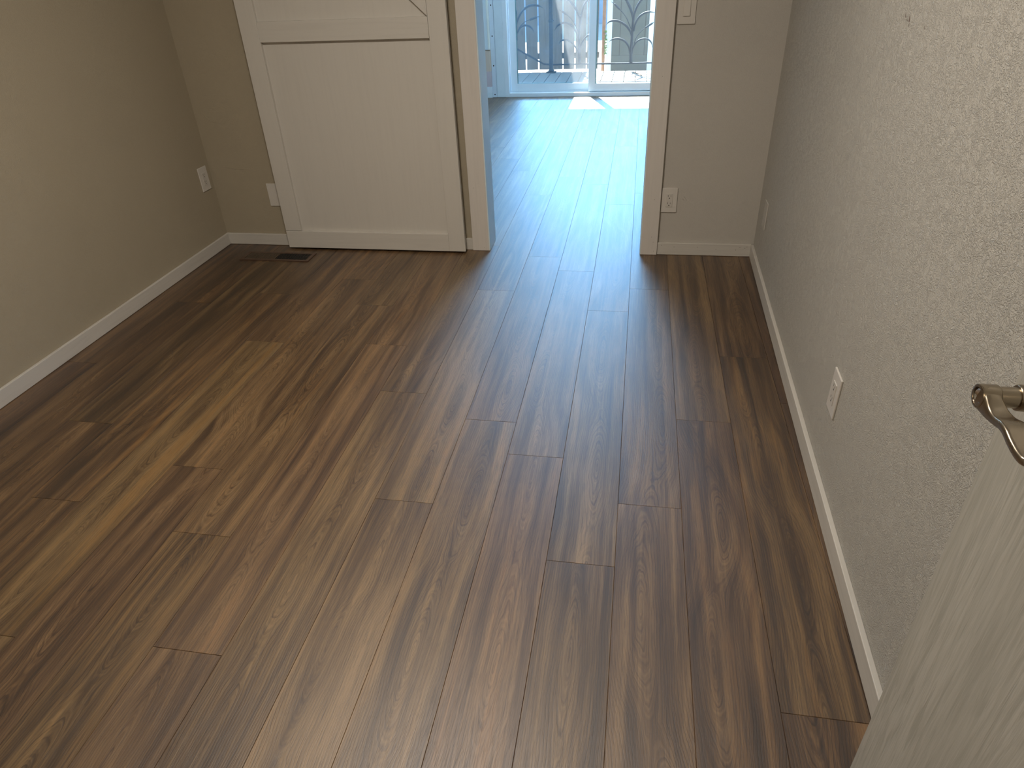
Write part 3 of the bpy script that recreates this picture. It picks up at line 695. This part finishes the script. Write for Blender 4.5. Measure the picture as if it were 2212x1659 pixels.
# tall white panel and boards stacked beside the strip
wp = empty('wall_cabinet', (-1.80, YS-.06, .493)); tag(wp, 'tall pale cabinet panel with raised edge left of glass door', 'cabinet')
link('cabinet_body', B(-.153, .149, 0, .058, 0, 1.4, bev=.002), M_CASEH, wp)
o = link('edge_strip', B(.138, .1565, -.004, .04, .001, 1.4, bev=.001), simple('cream_edge', (.80, .82, .76), .5), wp)
tag(link('beige_board', B(-1.95, -1.643, YS-.05, YS-.013, .275, .490, bev=.002), M_BEIGE), 'beige board under the pale cabinet panel', 'board')
tag(link('pink_board', B(-1.95, -1.643, YS-.05, YS-.013, .117, .2745, bev=.002), M_PINK), 'pinkish board below the beige board', 'board')
tag(link('white_block', B(-1.95, -1.643, YS-.05, YS-.013, .056, .1165, bev=.002), M_VINYL), 'small white block below the pinkish board', 'block')
tag(link('trim_11', B(-1.95, -1.643, YS-.05, YS-.013, .001, .0555, bev=.001), M_CASEH), 'pale plinth under the white block', 'plinth', kind=ST)

# ------------------------------------------------------------------ outdoors
def uv(px): return px
tag(link('ground', B(-9, 9, 8.25, 20.0, -.60, -.50), M_GRAVEL), 'sunlit pale ground outside', 'ground', kind=ST)
tag(link('ground_strip', B(-9, 9, 9.99, 20.0, -.499, -.215), M_GRAVEL), 'bright strip of ground past the deck edge', 'ground', kind=ST)
dk = empty('deck', (0, 8.25, 0)); tag(dk, 'blue grey painted board deck outside the glass door', 'deck', kind=ST)
for q in range(-16, 12):
    x = -.066 + q*.1415
    link('deck_board', B(x+.003, x+.1385, 0, 1.72, -.05, -.015, bev=.003), M_DECK, dk)
link('deck_joist', B(-2.3, 1.6, .02, 1.70, -.20, -.0505), M_BROWN, dk)
# roof and awning that shade the left of the deck
rf = empty('patio_roof', (-1.52, 8.25, 3.20)); tag(rf, 'patio roof over the left of the deck', 'roof', kind=ST)
bm = bmesh.new(); box(bm, -3.2, 4.2, 0.01, 1.69, 0, .10)
link('eave', bm, M_STUCCO, rf)
link('side_roof', B(-3.2, 0, 1.691, 4.9, 0, .10), M_STUCCO, rf)
# fence of separate boards
fn = empty('board_fence', (0, 11.0, 0)); FS = 11.0/10.36; FB = -.125; tag(fn, 'weathered wooden board fence behind the deck railing', 'fence')
gaps = [g*FS for g in (-1.775, -1.601, -1.425, -1.262, -1.083, -.916, -.757, -.60)]
gw = [.016, .018, .020, 0.003, .016, .020, .012, 0]
for i in range(len(gaps)-1):
    a, b = gaps[i]+gw[i]/2, gaps[i+1]-gw[i+1]/2
    link('fence_board', B(a, b, -.01, .01, FB, 1.20, bev=.002), M_FENCE, fn)
for q in range(8):
    a = gaps[0]-.185*(q+1); link('fence_board', B(a+.008, a+.177, -.01, .01, FB, 1.20, bev=.002), M_FENCE, fn)
for z0, z1 in ((.018, .098), (1.0, 1.09)):
    link('fence_rail', B(-3.2, -.62, .0105, .048, z0, z1, bev=.002), M_FENCE, fn)
# shed
sh = empty('shed', (-.2, 11.2, 0)); tag(sh, 'grey green sided shed with white corner boards', 'shed')
link('wall', B(-.30, .62, .012, 2.2, -.21, 1.45), M_SHED, sh)
bm = bmesh.new()
xs = [-.253, -.132, .048, .227, .30]
link('siding_panel', B(-.251, .279, 0, .0115, -.21, 1.45), M_SHED, sh)
for x in (-.132, .048, .227):
    link('groove', B(x-.0045, x+.0045, -.0008, .004, -.2, 1.45), M_SLOT, sh)
link('corner_board', B(-.327, -.2515, -.014, .02, -.21, 1.45, bev=.002), M_SHEDT, sh)
link('corner_board', B(.2795, .62, -.014, .02, -.21, 1.45, bev=.002), M_SHEDT, sh)
link('skirt_board', B(-.25, .279, -.012, -.001, -.21, .02, bev=.001), M_SHED, sh)
tag(link('cedar_post', B(-.592, -.545, 11.16, 11.21, -.214, 1.5, bev=.003), M_BROWN), 'orange brown cedar post left of the shed', 'post')
# ivy hanging beside the post
bm = bmesh.new(); rnd = random.Random(5)
for q in range(70):
    c = Vector((-.536+rnd.uniform(-.014, .016), 11.13+rnd.uniform(-.02, .03), rnd.uniform(.05, .36))); e = Euler((rnd.uniform(-.8, .8), rnd.uniform(-1, 1), rnd.uniform(0, 6))).to_matrix()
    vs = [bm.verts.new(c+e@Vector(v)) for v in ((0, 0, .016), (.009, .002, .002), (0, .003, -.014), (-.009, .002, .002))]
    bk = [bm.verts.new(c+e@(Vector(v)+Vector((0, .0012, 0)))) for v in ((0, 0, .016), (.009, .002, .002), (0, .003, -.014), (-.009, .002, .002))]
    bm.faces.new(vs); bm.faces.new(bk[::-1])
    for j in range(4): bm.faces.new((vs[j], vs[(j+1) % 4], bk[(j+1) % 4], bk[j]))
iv = link('climbing_vine', bm, M_LEAFG); tag(iv, 'strand of green leaves climbing beside the cedar post', 'plant', kind='stuff')
bm = bmesh.new(); tube(bm, [(-.536, 11.145, -.214), (-.532, 11.15, .1), (-.539, 11.15, .22), (-.534, 11.15, .36)], .003, 6); link('stem', bm, M_BROWN, iv)
M_SKYBLOCK = simple('blue_grey_sky_block', (.30, .38, .46), .9, bmp=(30, .4, .004))
# added wall far behind, raised to block low sky from the floor reflection
tag(link('sky_block_wall', B(-8, 8, 19.0, 19.2, -.21, 4.3), M_SKYBLOCK), 'tall added wall behind the fence gaps, blocks the low sky', 'wall')

# ------------------------------------------------------------------ iron railing with cattail ornaments (plane y = 9.93)
F = F_PX
YR = 9.93
def R_(px, py, y=YR):
    """photo measurement -> point on the railing plane"""
    d = rr*((px-1106)/F) + (-uu)*((py-829.5)/F) + fwd
    t = y/d.y; return Vector((0, 0, 1.40)) + d*t
rl = empty('deck_railing', (-.5, YR, -.015)); tag(rl, 'black wrought iron railing with cattail ornaments on deck edge', 'railing')
def P(px, py): 
    v = R_(px, py); return Vector((v.x+.5, 0, v.z+.015))
# post with collar and foot
xp = P(1190, 60).x
bm = bmesh.new(); box(bm, xp-.023, xp+.023, -.023, .023, 0, 1.02, bev=.002); 
post = link('post', bm, M_IRON, rl)
zc = P(1190, 45).z
bm = bmesh.new(); box(bm, xp-.029, xp+.029, -.029, .029, zc-.014, zc+.014, bev=.006); box(bm, xp-.034, xp+.034, -.034, .034, zc-.005, zc+.005, bev=.003)
link('collar', bm, M_IRON, post)
bm = bmesh.new(); box(bm, xp-.068, xp+.068, -.06, .06, 0, .010, bev=.003); box(bm, xp-.038, xp+.038, -.038, .038, .0095, .034, bev=.006)
link('foot', bm, M_IRON, post)
zr = P(1230, 139).z
bm = bmesh.new(); box(bm, xp, 1.6, -.012, .012, zr-.010, zr+.010, bev=.002); link('bottom_rail', bm, M_IRON, rl)
bm = bmesh.new(); box(bm, xp-.6, 1.6, -.016, .016, 1.0, 1.03, bev=.004); link('top_rail', bm, M_IRON, rl)
bm = bmesh.new(); a = P(1175, 138.5); b = P(1124, 110); c = b + (b-a)*1.3
tube(bm, [Vector((xp, 0, zr)), Vector((a.x, 0, a.z)), b, c], .0135, 4); link('sloping_rail', bm, M_IRON, rl)
def stem(parent, pts, r0, r1=None, n=8, name='stem'):
    bm = bmesh.new(); sp_ = spline([P(*p) for p in pts], 6); r1 = r0 if r1 is None else r1
    k = len(sp_); tube(bm, sp_, [r0+(r1-r0)*i/(k-1) for i in range(k)], 8); return link(name, bm, M_IRON, parent)
def blade(parent, pts, r=.011):
    bm = bmesh.new(); sp_ = spline([P(*p) for p in pts], 6); k = len(sp_)
    tube(bm, sp_, [r*(.75+.5*math.sin(math.pi*i/(k-1)))*(1 if i < k*.8 else max(.15, (k-1-i)/(k*.2))) for i in range(k)], 8); return link('leaf', bm, M_IRON, parent)
def cattail(parent, pts, head):
    s = stem(parent, pts, .0055, .003, name='cattail_stem'); bm = bmesh.new(); a, b = P(*head[0]), P(*head[1]); d = b-a
    tube(bm, [a, a+d*.06, a+d*.5, a+d*.94, b], [.004, .012, .013, .012, .004], 10); link('cattail_head', bm, M_IRON, parent)
# ornament seen through the open right side; zoom factor 8.293 from (1280, 0)
def z3(l): return [(1280+x/8.293, y/8.293) for x, y in l]
pl1 = empty('cattail_ornament', (0, 0, 0)); pl1.parent = rl
tr_ = stem(pl1, z3([(685, 1115), (690, 900), (705, 700), (718, 500), (728, 330)]), .021, .013, name='trunk')
blade(pl1, z3([(728, 380), (715, 280), (680, 160), (630, 50), (560, -70), (440, -190)]), .013)
blade(pl1, z3([(735, 380), (748, 270), (790, 140), (860, 20), (950, -80), (1080, -170)]), .013)
blade(pl1, z3([(695, 640), (670, 560), (600, 460), (490, 390), (390, 368), (300, 390), (240, 450)]), .012)
blade(pl1, z3([(742, 560), (765, 430), (830, 310), (920, 240), (1020, 212), (1135, 232)]), .011)
blade(pl1, z3([(665, 960), (650, 850), (590, 750), (500, 700), (420, 692), (350, 710), (290, 752)]), .011)
blade(pl1, z3([(712, 960), (730, 850), (790, 750), (880, 698), (980, 700), (1050, 760), (1080, 880)]), .009)
cattail(pl1, z3([(690, 520), (650, 420), (590, 290), (490, 170), (390, 70), (340, 30)]), z3([(492, 172), (388, 68)]))
cattail(pl1, z3([(745, 780), (790, 660), (860, 570), (950, 495), (1080, 410), (1100, 395)]), z3([(948, 498), (1082, 408)]))
# second ornament behind the left pane; zoom factor 8.733 from (1110, 0)
def z2(l): return [(1110+x/8.733, y/8.733) for x, y in l]
pl2 = empty('cattail_ornament', (0, 0, 0)); pl2.parent = rl
stem(pl2, z2([(1240, 1190), (1230, 950), (1232, 700), (1240, 480), (1250, 300)]), .019, .012, name='trunk')
blade(pl2, z2([(1250, 480), (1225, 300), (1170, 170), (1090, 60), (990, -30), (860, -100)]), .011)
blade(pl2, z2([(1262, 450), (1280, 270), (1320, 110), (1390, 0), (1480, -90)]), .011)
blade(pl2, z2([(1215, 720), (1180, 620), (1110, 500), (1000, 440), (900, 440), (810, 500), (760, 600)]), .010)
blade(pl2, z2([(1215, 1000), (1180, 920), (1120, 830), (1030, 765), (960, 750), (890, 775), (840, 840)]), .010)
blade(pl2, z2([(1250, 1000), (1260, 880), (1310, 760), (1380, 680), (1450, 650), (1520, 680)]), .010)
cattail(pl2, z2([(1225, 650), (1180, 520), (1100, 380), (990, 270), (900, 210), (860, 180)]), z2([(1000, 280), (905, 212)]))
# leaves of a third ornament entering from the left of the pane
pl3 = empty('cattail_ornament', (0, 0, 0)); pl3.parent = rl
blade(pl3, z2([(40, 480), (100, 310), (180, 190), (270, 120), (380, 98), (480, 115), (560, 160)]), .012)
blade(pl3, z2([(60, 640), (110, 540), (160, 495), (230, 480), (300, 505), (350, 545), (378, 620)]), .010)
cattail(pl3, z2([(60, 620), (120, 500), (200, 420), (290, 375), (440, 320), (500, 318)]), z2([(290, 378), (445, 318)]))
stem(pl3, z2([(50, 760), (40, 480), (45, 200)]), .016, .010, name='trunk')
# fallen twig on the sunlit deck
bm = bmesh.new()
def DK(px, py):
    d = rr*((px-1106)/F) + (-uu)*((py-829.5)/F) + fwd; t = (-.010-1.40)/d.z; v = Vector((0, 0, 1.40))+d*t; return v
tube(bm, [DK(*p) for p in z3([(705, 1280), (740, 1285), (790, 1312), (830, 1318), (870, 1345), (885, 1352)])], [.002, .003, .004, .003, .006, .002], 6)
tag(link('fallen_twig', bm, M_BROWN), 'small dry twig lying on the sunlit deck', 'twig')
